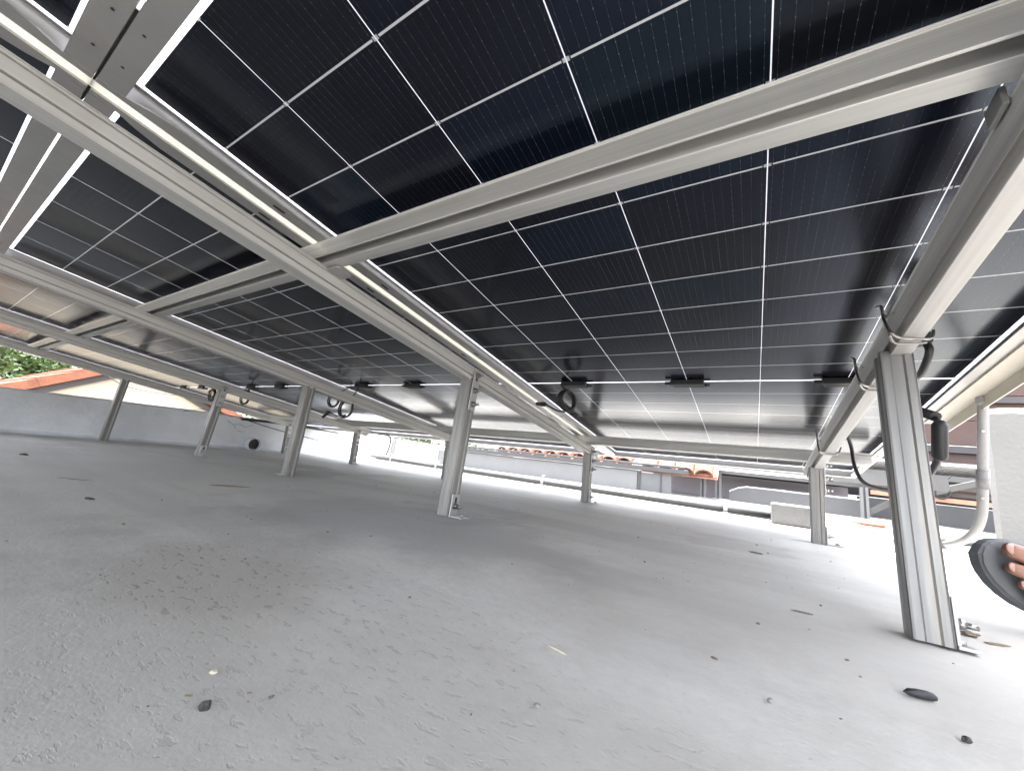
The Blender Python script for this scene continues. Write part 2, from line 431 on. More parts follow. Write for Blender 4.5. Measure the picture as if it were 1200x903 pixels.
# neighbour's terrace roof: brown boards and beams seen from below
sr = empty('boarded_wall', loc=(4.3, 5.2, .30))
b = MB()
for k in range(8):
    b.box(-2.75, 4.0, random.uniform(-.006,.006), .05, k*.29, k*.29 + .283, bev=.004)
b.build('boards', WOOD, sr)
for k in (1, 3, 5):
    MB().box(-2.77, 4.02, -.05, -.007, k*.29 + .20, k*.29 + .27).build('rail', DARKW, sr)
MB().box(-2.78, 4.0, -.03, .06, -.10, -.002).build('bottom_beam', DARKW, sr)
tag(sr, 'tall brown boarded wall with dark rails behind the white pier', 'wall')

# gable house to the left
gh = empty('gable_house', loc=(-6.5, .5, 0))
b = MB()
pr = [(-2.9,-3.2),(2.9,-3.2),(2.9,-.62),(0,.86),(-2.9,-.80)]
b.prism([(u, v) for u, v in pr], -6, 0, 'X'); b.build('wall', CREAM, gh)
def slab(y0, z0, y1, z1, th):
    b = MB(); d = Vector((0, y1-y0, z1-z0)); L = d.length; d.normalize(); nrm = Vector((0, -d.z, d.y))
    if nrm.z < 0: nrm = -nrm
    nx = 30
    steps = int(L/.33)
    for i in range(steps):
        a = Vector((0,y0,z0)) + d*(L*i/steps) ; c = Vector((0,y0,z0)) + d*(L*(i+1)/steps + .05)
        t0 = th + .022; 
        up = (z1 > z0)
        ta, tc_ = (t0 + .02, t0) if up else (t0, t0 + .02)
        j = random.uniform(-.008,.008)
        vs = [b.bm.verts.new(v) for v in (a+Vector((-6.2,0,0)), a+Vector((.16+j,0,0)), c+Vector((.16+j,0,0)), c+Vector((-6.2,0,0)),
              a+nrm*ta+Vector((-6.2,0,0)), a+nrm*ta+Vector((.16+j,0,0)), c+nrm*tc_+Vector((.16+j,0,0)), c+nrm*tc_+Vector((-6.2,0,0)))]
        for q in ((3,2,1,0),(4,5,6,7),(0,1,5,4),(1,2,6,5),(2,3,7,6),(3,0,4,7)): b.bm.faces.new([vs[k] for k in q])
    return b
slab(-3.2, -.90, 0, .895, .075).build('roof_slope', TERRA, gh); slab(3.2, -.69, 0, .895, .075).build('roof_slope', TERRA, gh)
MB().prism([(-3.0,-.89),(0,.80),(3.0,-.69),(3.0,-.62),(0,.885),(-3.0,-.80)], .002, .05, 'X').build('roof_shadow_line', DARKW, gh)  # dark strip standing in for the shadow line under the roof edge
tag(gh, 'cream gable house with an orange tiled roof edge beyond the left parapet', 'house')

# trees and bushes
def tree(name, loc, h, rx, ry, rz, n, mat, label, leaf=.07, droop=.0, seed=0, cat='tree', base=-3.2):
    rnd = random.Random(seed)
    r = empty(name, loc=(loc[0], loc[1], base))
    hz = loc[2] - base
    tk = MB(); tr = max(.05, h*.035)
    tk.tube([(0,0,0), (.05,.03,hz*.35), (-.04,.05,hz*.7), (0,0,hz+rz*.3)], tr, 9, radii=[tr*1.3, tr, tr*.75, tr*.3])
    cl = []
    for k in range(26):
        while True:
            v = Vector((rnd.uniform(-1,1), rnd.uniform(-1,1), rnd.uniform(-1,1)))
            if .25 < v.length < 1: break
        cl.append((Vector((v.x*rx, v.y*ry, v.z*rz + hz)), rnd.uniform(.22,.42)))
    for c, s in cl[:9]:
        st = Vector((0,0,hz*.55)); tk.tube([st, st.lerp(c,.5)+Vector((0,0,-.1*rz)), c], tr*.3, 6, radii=[tr*.5, tr*.3, tr*.1])
    tk.build('trunk', BARK, r)
    b = MB()
    for i in range(n):
        c, s = cl[rnd.randrange(len(cl))]
        v = Vector((rnd.gauss(0,1), rnd.gauss(0,1), rnd.gauss(0,1))).normalized() * (rnd.random()**.45)
        p = c + Vector((v.x*rx*s*1.25, v.y*ry*s*1.25, v.z*rz*s*1.25))
        d = Vector((rnd.uniform(-1,1), rnd.uniform(-1,1), rnd.uniform(-.9,.5) - droop)).normalized()
        sd = d.cross(Vector((rnd.uniform(-1,1), rnd.uniform(-1,1), rnd.uniform(-1,1)))).normalized()
        L = leaf*rnd.uniform(.7,1.7); wd = leaf*rnd.uniform(.22,.4)
        b.bm.faces.new([b.bm.verts.new(q) for q in (p, p + d*L*.5 + sd*wd, p + d*L, p + d*L*.5 - sd*wd)])
    b.build('crown', mat, r)
    tag(r, label, cat, 'trees beyond the roof'); return r
tree('leafy_tree', (-11.5,-.9,.75), 4.2, 1.5, 1.6, 1.1, 11000, LEAF, 'big leafy green tree above the orange roof edge at far left', .11, .3, 1)
tree('leafy_tree', (-12.5,1.6,1.0), 4.4, 1.5, 1.5, 1.2, 9000, LEAF2, 'dark green tree just right of the big leafy tree', .11, .4, 2)
tree('leafy_tree', (-8.6,3.7,.22), 3.5, .7, 1.0, .42, 5500, LEAF2, 'low green treetop peeking over the left wall beside the orange roof tip', .07, 0, 3)
tree('leafy_tree', (-6.2,6.2,.30), 3.6, 1.4, .8, .34, 6000, LEAF2, 'dark hedge like treetop showing over the corner of the two walls', .06, 0, 4)
tree('leafy_tree', (-7.5,-4.5,.9), 4.2, 1.2, 1.2, 1.1, 4500, LEAF, 'green tree outside the frame to the left of the gable house', .11, .2, 5)

# ------------------------------------------------------------------ solar panels
HW, HL, FH = .567, 1.191, .030
def make_panel():
    r = empty('solar_panel')
    f = MB(); t = .002; lip = .028
    for sx in (-1, 1):       # long sides: C section with a notched lip near the corners
        xo = sx*HW; xi = sx*(HW - t)
        f.box(min(xo,xi), max(xo,xi), -HL, HL, -FH+.0022, .003)
        f.box(min(xo, sx*(HW-.009)), max(xo, sx*(HW-.009)), -HL+.0022, HL-.0022, .0008, .0034)
        a, c = sx*HW, sx*(HW-lip)
        prof = [(a,-HL), (sx*(HW-.010),-HL), (sx*(HW-.012),-HL+.030), (sx*(HW-.021),-HL+.052), (c,-HL+.085), (c,HL-.085), (sx*(HW-.021),HL-.052), (sx*(HW-.012),HL-.030), (sx*(HW-.010),HL), (a,HL)]
        f.prism(prof, -FH, -FH+.002, 'Z')
    for sy in (-1, 1):
        yo = sy*HL; yi = sy*(HL-t)
        f.box(-HW+.0022, HW-.0022, min(yo,yi), max(yo,yi), -FH+.0022, .0028)
        f.box(-HW+.010, HW-.010, min(yo, sy*(HL-.009)), max(yo, sy*(HL-.009)), .0006, .0032)
        f.box(-HW+.0125, HW-.0125, min(yo, sy*(HL-lip)), max(yo, sy*(HL-lip)), -FH+.0004, -FH+.0024)
    nf = len(f.bm.faces)
    hl = f                # small drain and fixing holes in the lips
    for sx in (-1, 1):
        for y in (-.95,-.70,-.33,.33,.70,.95):
            pts = []
            for k in range(16):
                a = 2*math.pi*k/16
                pts.append((sx*(HW-.014) + .0035*math.cos(a), y + (.0075 if math.sin(a) > 0 else -.0075)*(1 if abs(math.sin(a)) > .01 else 0) + .0035*math.sin(a)))
            hl.prism(pts, -FH-.0004, -FH-.0001, 'Z')
    for sy in (-1, 1):
        for x in (-.5,-.42,.42,.5):
            hl.prism([(x+.0018*math.cos(2*math.pi*k/12), sy*(HL-.012)+.0018*math.sin(2*math.pi*k/12)) for k in range(12)], -FH-.0002, -FH+.0002, 'Z')
    for i_, q_ in enumerate(f.bm.faces):
        if i_ >= nf: q_.material_index = 1
    f.build('frame', [ALU, BLACK], r)
    g = MB(); g.bm.faces.new([g.bm.verts.new(v) for v in ((-HW+.003,-HL+.003,0),(-HW+.003,HL-.003,0),(HW-.003,HL-.003,0),(HW-.003,-HL+.003,0))])
    g.build('glass', CELLS, r)
    for x, (l, rr) in ((-.363,(0,1)), (0.0,(1,1)), (.362,(1,0))):
        jb = MB()
        jb.box(x-.046, x+.046, -.020, -.0015, -.017, -.0006, bev=.003); jb.box(x-.040, x+.046, .0015, .016, -.015, -.0006, bev=.003)
        jb.box(x-.030, x+.030, -.018, .014, -.013, -.0008, bev=.002)
        if l: jb.tube([(x-.046,-.011,-.009), (x-.062,-.011,-.009)], .005, 8)
        if rr: jb.tube([(x+.046,.009,-.008), (x+.060,.009,-.008)], .0045, 8)
        jb.build('junction_box', BOXBL, r)
    return r
proto = make_panel()
PITCH = 1.1537
plabels = {
 (0,0): 'solar panel nearest the camera on the right, over the thick cross beam',
 (-1,0): 'solar panel left of the central double rail, in the lower row',
 (-2,0): 'solar panel second from the left end of the lower row',
 (-3,0): 'solar panel at the far left end, reflecting the cream house',
 (0,1): 'solar panel above the crossing seam, top of the picture at left centre',
 (-1,1): 'solar panel beyond the seam in the top left corner',
 (-2,1): 'solar panel of the upper row left of the top left corner',
 (-3,1): 'solar panel of the upper row at the far left end'}
first = True
for (k, j), lab in plabels.items():
    o = proto if first else copy_tree(proto); first = False
    o.matrix_world = PM @ T(k*PITCH + HW + (.004 if k == 0 else .0), -j*(2*HL + .0035), 0)
    tag(o, lab, 'solar panel', 'solar panels of the roof array')
FILLER = NT('white_sun_filler')  # added translucent filler: stops sun streaks, stays bright like an open gap
_d = FILLER.bsdf(Base_Color=(.75,.74,.70), Roughness=.5); _t = FILLER.new('ShaderNodeBsdfTranslucent'); _t.inputs[0].default_value = (.6,.6,.56,1)
_m = FILLER.new('ShaderNodeMixShader'); _m.inputs[0].default_value = .35; FILLER.l.new(_d.outputs[0], _m.inputs[1]); FILLER.l.new(_t.outputs[0], _m.inputs[2]); FILLER = FILLER.done(_m)
FILLER2 = NT('glowing_seam_filler'); _t = FILLER2.new('ShaderNodeBsdfTranslucent'); _t.inputs[0].default_value = (.8,.8,.82,1); FILLER2 = FILLER2.done(_t)  # added filler, more translucent so the seam slot glows
for x, h_, lab in ((-.0078, .0116, 'added white filler strip blocking sun in the gap above the central rail'), (-.0099-PITCH, .0096, 'added white filler strip blocking sun in the gap left of the central rail'), (-.0099-2*PITCH, .0096, 'added white filler strip blocking sun in the gap nearest the left parapet')):
    b = MB(); b.prism([(x-h_,-.024),(x+h_,-.024),(x+h_,-.027),(x+h_-.0025,-.0285),(x-h_+.0025,-.0285),(x-h_,-.027)], -3.58, 1.19, 'Y')
    tag(b.build('gap_sun_filler', FILLER, mw=PM), lab, 'added filler', 'added sun fillers between the panels')
# added fillers block sun in the row seam; rubber strip over central rail
for x0_, x1_, lab in ((-3.45, -.0765, 'added glowing filler strip in the seam left of the central rail'), (.1775, 1.13, 'added glowing filler strip in the seam right of the rubber strip')):
    b = MB(); b.box(x0_, x1_, -HL-.0031, -HL-.0004, -.0275, -.025)
    tag(b.build('gap_sun_filler', FILLER2, mw=PM), lab, 'added filler', 'added sun fillers between the panels')
sm = MB(); sm.box(-.075, .176, -HL-.0030, -HL-.0005, -.028, -.012)
tag(sm.build('seam_strip', RUBBER, mw=PM), 'thin black rubber strip in the seam between the two panel rows', 'rubber strip')

# ------------------------------------------------------------------ rails
RT, RH = -.0305, .040                    # top of the cross beams, their height
DT, DH = RT - RH - .0006, .040           # rails below them
DX = [.934, -.003, -.962, -1.935, -2.912]
# rail section (u across, v up); grooves in both sides and a recess in the bottom
def dprof(g):
    return [(-.0175,0),(-.0175,-.004),(-.0160,-.005),(-.0160,-.007),(-.0175,-.008),(-.0175,-DH),(-.0065 if g else -.0173,-DH),(-.0065 if g else -.0171,-DH+.007*g+.0002),(-.0045 if g else -.0169,-DH+.007*g+.0002),(-.0045 if g else -.0167,-DH),
            (.0175,-DH),(.0190,-DH),(.0190,-.0292),(.0120,-.0285),(.0120,-.0262),(.0190,-.0255),(.0190,-.0095),(.0150,-.009),(.0150,-.0065),(.0190,-.006),(.0190,-.0035),(.0165,-.003),(.0165,-.0015),(.0190,-.001),(.0190,0)]
rl = ['aluminium rail on the right, its near end passing the cut of the cross beam', 'central aluminium rail running down from the top left to the bolted post',
      'aluminium rail left of the central rail, carried by the plain pale post', 'aluminium rail third from the left, above the bracketed thin post', 'leftmost aluminium rail along the edge of the array']
for i, x in enumerate(DX):
    b = MB(); p = dprof(0)
    if i == 0:
        p = [(-.0175,0),(-.0175,-DH+.003),(-.0165,-DH),(-.0070,-DH+.005),(-.0070,-DH),(.0175,-DH),(.0175,0)]
        p = [(-.0185,0),(-.0185,-.002),(-.0175,-.003),(-.0175,-DH+.0015),(-.0165,-DH+.022),(-.0072,-DH+.022),(-.0065,-DH),(.0180,-DH),(.0180,0)]
    b.prism(p, -3.4, .86, 'Y')
    o = b.build('mounting_rail', RAILY, mw=PM @ T(x, 0, DT), bevel=.0008)
    tag(o, rl[i], 'mounting rail', 'mounting rails running down the slope')
def rprof(W_=.041):   # u is y (near face at 0)
    return [(0,0),(0,-.0015),(.0022,-.0025),(.0022,-.0085),(0,-.0095),(0,-RH+.0012),(.0012,-RH),(.0030,-RH),(.0036,-RH+.024),(.0185,-RH+.024),(.0190,-RH),(W_,-RH),(W_,0)]
for nm, y, x0, x1, lab in (('cross_beam', -.864, -3.44, 1.08, 'thick aluminium cross beam running from the top right under the panels'),
                           ('cross_beam', .659, -3.44, 1.10, 'low aluminium cross beam near the lower edge of the panels'),
                           ('cross_beam', -1.62, -3.44, 1.08, 'aluminium cross beam of the upper row behind the seam'),
                           ('cross_beam', -3.1, -3.44, 1.08, 'topmost aluminium cross beam of the upper row')):
    b = MB(); b.prism(rprof(), x0, x1, 'X')
    o = b.build(nm, RAILX, mw=PM @ T(0, y, RT), bevel=.0008)
    tag(o, lab, 'cross beam', 'cross beams under the panels')
# edge trim and small splice plate
b = MB(); b.prism([(1.131,-.0315),(1.168,-.0315),(1.171,-.034),(1.171,-.060),(1.168,-.060),(1.168,-.0345),(1.131,-.0345)], -3.0, .245, 'Y')
tag(b.build('edge_trim', paint('cream_trim_paint', (.52,.49,.42), .5, .05, 6), mw=PM), 'cream angle trim along the right hand edge of the array', 'edge trim')
b = MB(); b.prism([(.018,0),(.046,0),(.052,.006),(.052,.030),(.046,.036),(.018,.036)], 0, .004, 'Z')
tag(b.build('splice_plate', PLATE, mw=PM @ T(0, -.835, DT-.006)), 'small rounded splice plate tucked behind the central rail', 'plate')
for x, lab in ((.934, 'short aluminium clip on the right rail under the cut of the cross beam'), ):
    b = MB(); b.box(x-.0235, x-.0192, -.812, -.786, DT-.008, DT+.012, bev=.001)
    tag(b.build('rail_clip', ALU, mw=PM), lab, 'clip')

# ------------------------------------------------------------------ posts
PW = .0205
def postprof():
    """rolled channel: ribs and grooves on each face"""
    p = []
    def side(pts, k):
        for u, v in pts:
            a = k*math.pi/2
            p.append((u*math.cos(a) - v*math.sin(a), u*math.sin(a) + v*math.cos(a)))
    s = [(PW-.0035,-PW),(PW-.0010,-PW+.0010),(PW,-PW+.0035),(PW,-.0090),(PW-.0022,-.0065),(PW-.0022,.0065),(PW,.0090),(PW,PW-.0035),(PW-.0010,PW-.0010)]
    for k in range(4): side(s, k)
    return p
def hexbolt(b, x, y, z, sx, r=.0075, l=.012, washer=True):
    if washer: b.tube([(x,y,z),(x+sx*.0025,y,z)], r*1.25, 14)
    b.tube([(x+sx*.0026,y,z),(x+sx*.0095,y,z)], r*.95, 6)
    b.tube([(x+sx*.0096,y,z),(x+sx*(.0096+l),y,z)], r*.5, 8)
def make_post(top, base, side, label, plate=True, foot=1, lean=None, name='support_post', leg=.068):
    """top: array-frame point under the rail; base: world floor point"""
    tp = W(*top); bs = Vector((base[0], base[1], 0)); ax = tp - bs; L = ax.length; ax.normalize()
    xa = Vector((1,0,0)); xa = (xa - ax*xa.dot(ax)).normalized(); ya = ax.cross(xa)
    mw = Matrix(((xa.x,ya.x,ax.x,bs.x),(xa.y,ya.y,ax.y,bs.y),(xa.z,ya.z,ax.z,bs.z),(0,0,0,1)))
    r = empty(name, mw=mw)
    b = MB(); b.prism(postprof(), .001, L+.006, 'Z'); b.build('channel', POST, r)
    s = side
    if plate:
        x0 = s*(PW+.0015); x1 = s*(PW+.0055)
        pm = MB(); z0, z1 = L-.092, L+.032
        pm.box(min(x0,x1), max(x0,x1), -.015, .015, z0, z1, bev=.0012)
        po = pm.build('top_bracket', PLATE, r)
        for z in (L-.072, L-.030, L+.018):
            bb = MB(); hexbolt(bb, x1, 0, z, s); bb.build('bolt', BOLT, po)
        sl = MB(); sl.box(min(x1, x1+s*.0004), max(x1, x1+s*.0004), -.004, .004, L+.000, L+.012); sl.build('slot', BLACK, po)
    f = foot; x0 = f*(PW+.0012); x1 = f*(PW+.0052)
    fm = MB(); fm.box(min(x0,x1), max(x0,x1), -.016, .016, .001, .062, bev=.001)
    fm.box(min(x0, f*leg), max(x0, f*leg), -.018, .018, .0008, .0052, bev=.001)
    fo = fm.build('foot_bracket', PLATE, r)
    bb = MB(); hexbolt(bb, x1, 0, .030, f); bb.build('bolt', BOLT, fo)
    bb = MB(); bb.tube([(f*(leg-.014),0,.005),(f*(leg-.014),0,.011)], .0065, 6); bb.build('bolt', BOLT, fo)
    sl = MB(); sl.box(min(x1, x1+f*.0004), max(x1, x1+f*.0004), -.004, .004, .034, .054); sl.build('slot', BLACK, fo)
    tag(r, label, 'support post', 'posts carrying the solar array'); return r
DB = DT - DH
def base_w(x, y): 
    # floor point under array-frame (x, y, on the floor)
    z = -.46718 + .14582*y
    p = W(x, y, z); return (p.x, p.y)
make_post((-.003,-.306,DB), base_w(-.003,-.276), 1, 'bolted post under the central rail with its foot plate to the right')
make_post((.934,-.375,DB), base_w(.934,-.374), 1, 'large post nearest the camera at the right under the cable lead', plate=False, leg=.042)
make_post((-.962,-.255,DB), base_w(-.962,-.213), -1, 'plain pale post left of the bolted central post', plate=False, foot=-1)
make_post((-1.935,-.215,DB), base_w(-1.935,-.192), 1, 'thin post with a holed bracket in front of the cream wall and drain')
make_post((-2.912,-.425,DB), base_w(-2.912,-.385), -1, 'leftmost post standing against the grey parapet', plate=False, foot=-1)
rear = {.934: ('short post at right beside the white concrete block', .668), -.003: ('short bluish post at the low end of the central rail', .805), -.962: ('short post hidden behind the bolted central post', .80),
        -1.935: ('short post with perforated bracket near the curved grey cable', .806), -2.912: ('thin dark short post behind the plain pale post near the wall corner', .79)}
for x in DX:
    lab, y = rear[x]
    make_post((x, y-.04, DB), base_w(x, y), 1, lab)

# stray post beyond the array
r = empty('stub_post', loc=(-2.83, 1.92, 0))
MB().prism(postprof(), .001, .262, 'Z').build('channel', POST, r)
MB().box(-.04, .05, -.03, .03, .001, .006).build('foot_plate', PLATE, r)
tag(r, 'dark stub post standing alone in the sunlit strip beyond the array', 'post')

# ------------------------------------------------------------------ cables
def ring(c, rad, u, v, turns=2.6, wob=.12, n=26, start=0.0):
    c, u, v = Vector(c), Vector(u).normalized(), Vector(v).normalized(); w = u.cross(v)
    out = []
    for i in range(int(n*turns)+1):
        a = start + 2*math.pi*i/n; k = 1 + wob*math.sin(a*.43 + 1)
        out.append(c + (u*math.cos(a) + v*math.sin(a))*rad*k + w*(.0075*(i/(n*turns) - .5)*turns*.7))
    return out
def smooth(pts, n=8):
    P = [Vector(p) for p in pts]; out = []
    for i in range(len(P)-1):
        p0, p1, p2, p3 = P[max(i-1,0)], P[i], P[i+1], P[min(i+2,len(P)-1)]
        for k in range(n):
            t = k/n
            out.append(.5*((2*p1) + (p2-p0)*t + (2*p0-5*p1+4*p2-p3)*t*t + (3*p1-p0-3*p2+p3)*t**3))
    return out + [P[-1]]
def coil(name, centre, rad, lead, plug, label, u=(1,0,0), v=(0,-.15,1), turns=4.6):
    """hangs below a junction box, array-frame coordinates; plug = (start, end)"""
    r = empty(name, mw=PM)
    pts = ring(centre, rad, u, v, turns, start=math.pi/2)
    b = MB(); b.tube(smooth([lead, (Vector(lead)+pts[0])/2 + Vector((.006,0,-.006)), pts[0]]) + pts[1:], .0032, 8); b.build('cable', BLACK, r)
    t_ = MB(); c = Vector(centre); tp = c + Vector(v).normalized()*rad
    t_.box(tp.x-.004, tp.x+.004, tp.y-.012, tp.y+.012, tp.z-.006, tp.z+.006); t_.build('cable_tie', BOXBL, r)
    if plug:
        a, e = Vector(plug[0]), Vector(plug[1])
        pl = MB(); d = (e-a)
        pl.tube(smooth([pts[-1], pts[-1].lerp(a,.5) + Vector((0,0,-.012)), a]), .003, 8)
        pl.tube([a, a+d*.12, a+d*.13, a+d*.55, a+d*.57, a+d*.95, e], .008, 12, radii=[.0045,.0065,.0085,.0085,.0072,.0072,.005]); pl.build('plug', BOXBL, r)
    tag(r, label, 'cable coil', 'coiled panel leads'); return r
coil('cable_coil', (.200,-.020,-.074), .032, (.160,-.011,-.010), ((.105,.005,-.080),(.045,.045,-.0655)), 'black cable coil with a plug hanging beside the central rail', u=(.45,.9,0), v=(0,-.1,1))
coil('cable_coil', (-.985,-.03,-.133), .045, (-.965,-.011,-.010), ((-1.115,-.03,-.155),(-1.155,-.03,-.188)), 'black cable loop with a short plug right of the plain pale post', u=(1,.1,0), v=(0,-.1,1), turns=3.6)
coil('cable_coil', (-1.11,-.03,-.088), .038, (-1.03,-.012,-.006), None, 'smaller black cable loop touching the plain pale post', u=(1,.1,0), v=(0,-.1,1), turns=3.5)
coil('cable_coil', (-2.075,-.03,-.085), .045, (-2.12,-.011,-.010), None, 'black cable loop in front of the cream wall right of the thin holed post', u=(1,.1,0), v=(0,-.1,1), turns=3.5)
coil('cable_coil', (-2.585,-.03,-.075), .040, (-2.52,-.011,-.010), None, 'black cable loop hanging behind the thin holed post', u=(1,.1,0), v=(0,-.1,1), turns=4.2)
# lead and inline fuse at the big right post
r = empty('cable_lead', mw=PM)
pth = [(.985,.36,-.035),(1.0,.39,-.075),(1.0,.365,-.14),(1.0,.27,-.205),(1.0,.05,-.257),(1.0,-.12,-.272),(1.0,-.215,-.266),(1.0,-.27,-.246)]
MB().tube(smooth(pth), .0052, 10).build('cable', BLACK, r)
MB().tube([(1.0,-.270,-.250),(1.0,-.273,-.2475),(1.0,-.2745,-.245),(1.0,-.2935,-.1985),(1.0,-.293,-.196),(1.0,-.290,-.192)], .012, 14, radii=[.005,.0092,.0102,.0102,.0096,.006]).build('fuse_holder', BOXBL, r)
MB().tube(smooth([(1.0,-.290,-.193),(1.0,-.282,-.183),(.995,-.262,-.166),(.985,-.235,-.148)]), .0045, 8).build('upper_lead', BLACK, r)
MB().tube([(1.0,-.283,-.180),(.985,-.238,-.152)], .0085, 10).build('plug', BOXBL, r)
tag(r, 'thick black cable lead with a fat inline fuse beside the large right post', 'cable')
r = empty('cable_stub', mw=PM)
MB().tube(smooth([(.962,-.43,-.035),(.975,-.37,-.045),(.985,-.337,-.059),(.987,-.344,-.083),(.985,-.329,-.100),(.985,-.291,-.108),(.985,-.246,-.094),(.980,-.20,-.060),(.976,-.15,-.012)]), .0055, 9).build('cable', BLACK, r)
MB().box(.974, .992, -.352, -.330, -.072, -.052, bev=.003).build('tie_head', BOXBL, r)
MB().box(.958, .982, -.262, -.250, -.082, -.073, bev=.001).build('clip', PLATE, r)
tag(r, 'short black cable bundle tied to the right rail above the large post', 'cable')
def wire_clip(y, label):
    r = MB(); z1 = DT - DH
    L = [(.9125,y+.035,-.034),(.9115,y+.008,-.048),(.9105,y,-.060),(.9105,y-.002,-.077),(.9115,y-.024,z1-.001),(.924,y-.012,z1-.0035),(.937,y-.006,z1-.0035),(.957,y-.004,z1-.003),(.972,y+.03,-.085)]
    r.tube(smooth(L), .0021, 7); r.tube(smooth([(.9105,y+.002,-.064),(.9125,y-.012,-.078),(.9155,y-.03,-.082)]), .0016, 6)
    r.tube(smooth([(.911,y-.018,z1-.0005),(.924,y+.008,z1-.0035),(.957,y+.010,z1-.003)]), .0018, 6)
    tag(r.build('wire_clip', STEELW, mw=PM), label, 'wire clip', 'wire clips on the right rail')
wire_clip(-.450, 'steel wire clip hooked on the right rail just above the large post')
wire_clip(-.245, 'steel wire clip hooked on the right rail behind the large post top')
wire_clip(.34, 'steel wire clip hooked on the far lower stretch of the right rail')
# loose cables at the left parapet
def cable(name, pts, rad, mat, label, mw=None, cat='cable'):
    tag(MB().tube(smooth(pts), rad, 8).build(name, mat, mw=mw), label, cat)
cable('grey_cable', [(-2.02,1.02,.262),(-1.96,1.05,.262),(-1.9,1.05,.24),(-1.87,1.03,.17),(-1.86,1.0,.09)], .006, GREYM, 'curved grey cable dropping behind the short perforated post')
cable('black_cable', [(-3.07,.38,.27),(-3.0,.7,.20),(-2.7,1.15,.12),(-2.3,1.45,.055),(-1.9,1.6,.03)], .0035, BLACK, 'thin black cable sagging from the left wall to the floor pipe')
cable('black_cable', [(-3.095,.40,.262),(-3.095,.65,.268),(-3.08,.95,.262),(-3.08,1.35,.25)], .010, BLACK, 'black cable lying along the top of the left parapet')
cable('thin_cable', [(-3.5,-.55,.55),(-3.5,-.35,.43),(-3.5,-.2,.40),(-3.48,.0,.40),(-3.47,.25,.44)], .0035, BLACK, 'thin dark cable swagged under the left edge of the array')
cable('thin_cable', [(-3.098,-.02,.262),(-3.098,.10,.30),(-3.098,.22,.30),(-3.098,.33,.27)], .002, GREYM, 'thin pale wire arching over the left parapet')

# ------------------------------------------------------------------ floor pipe, block, conduit
r = empty('floor_pipe', loc=(-.9, 1.5, 0))
b = MB(); b.tube([(-2.1,.27,.034),(-.6,.08,.034),(.6,-.05,.032),(1.74,-.13,.032)], .017, 14); b.build('pipe', EMT, r)
b = MB(); b.tube([(-2.1,.34,.012),(-.6,.15,.012),(.6,.03,.012),(1.74,-.05,.012)], .009, 10); b.build('thin_pipe', EMT, r)
for x, y in ((.27,-.015),(1.50,-.115),(-.95,.125),(-1.7,.22)):
    b = MB(); b.box(x-.012, x+.012, y-.03, y+.03, .001, .016); b.tube([(x-.011,y,.034),(x+.011,y,.034)], .0215, 12); b.tube([(x,y,.05),(x,y,.082)], .005, 8); b.box(x-.012, x+.012, y-.008, y+.008, .072, .083)
    b.build('pipe_clamp', PLATE, r)
tag(r, 'grey metal conduit pipe clamped along the floor beyond the posts', 'pipe')
b = MB(); b.box(.815, 1.02, 1.24, 1.36, .001, .103, bev=.008)
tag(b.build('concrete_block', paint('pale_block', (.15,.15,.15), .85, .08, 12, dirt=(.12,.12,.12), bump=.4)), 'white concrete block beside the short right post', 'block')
r = empty('bent_conduit', loc=(1.172, .09, 0))
P = [(0,-.06,.425),(0,-.045,.36),(0,-.02,.26),(0,-.005,.20),(0,.010,.165),(0,.040,.135),(0,.085,.112),(0,.15,.094),(0,.24,.078),(.0,.42,.055),(.0,.75,.035),(.0,1.15,.034)]
CONDUIT = paint('grey_white_conduit', (.30,.30,.295), .5, .07, 30)
MB().tube(smooth(P, 6), .0088, 16).build('tube', CONDUIT, r)
MB().tube([(0,-.022,.268),(0,-.012,.228)], .0108, 16).build('coupling', paint('conduit_coupling', (.20,.20,.20), .45, .1, 30), r)
MB().tube([(0,.22,.082),(0,.28,.072)], .0115, 16).build('end_fitting', EMT, r)
b = MB(); b.box(-.011, .011, -.078, -.052, .408, .440, bev=.004); b.blob((0,-.066,.425), .014, 2, .3, 5); b.build('top_strap', CONDUIT, r)
for z, y in ((.205,-.005),(.35,-.042)):
    b = MB(); b.tube([(-.003,y-.008,z),(-.003,y-.0112,z)], .0028, 8); b.build('screw', BOLT, r)
tag(r, 'pale conduit dropping from the array edge and bending along the floor', 'conduit')
b = MB(); b.tube([(1.42,1.55,.02),(1.7,1.62,.02),(3.6,1.70,.02)], .014, 10)
tag(b.build('ground_pipe', EMT), 'thin pipe lying on the sunlit floor left of the white pier', 'pipe')

# ------------------------------------------------------------------ second array in the background
SEC = 'members of the second array behind'
def bar(name, p, q, w, h, label, cat, mat=BGALU, group=SEC):
    p, q = Vector(p), Vector(q); d = q - p; L = d.length
    rot = d.to_track_quat('Y', 'Z').to_matrix().to_4x4()
    b = MB(); b.prism([(-w/2,-h/2),(-w*.1,-h/2),(-w*.1,-h*.3),(w*.1,-h*.3),(w*.1,-h/2),(w/2,-h/2),(w/2,h/2),(-w/2,h/2)], 0, L, 'Y')
    tag(b.build(name, mat, mw=Matrix.Translation(p) @ rot), label, cat, group)
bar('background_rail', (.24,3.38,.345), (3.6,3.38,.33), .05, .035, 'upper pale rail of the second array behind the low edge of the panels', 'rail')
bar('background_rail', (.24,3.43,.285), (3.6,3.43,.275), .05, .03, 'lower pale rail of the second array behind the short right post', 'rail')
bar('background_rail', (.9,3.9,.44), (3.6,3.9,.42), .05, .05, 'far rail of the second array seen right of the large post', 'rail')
bar('background_rail', (1.6,3.35,.235), (3.6,3.35,.215), .045, .035, 'lowest rail of the second array crossing behind the bent conduit', 'rail', mat=TERRAD)
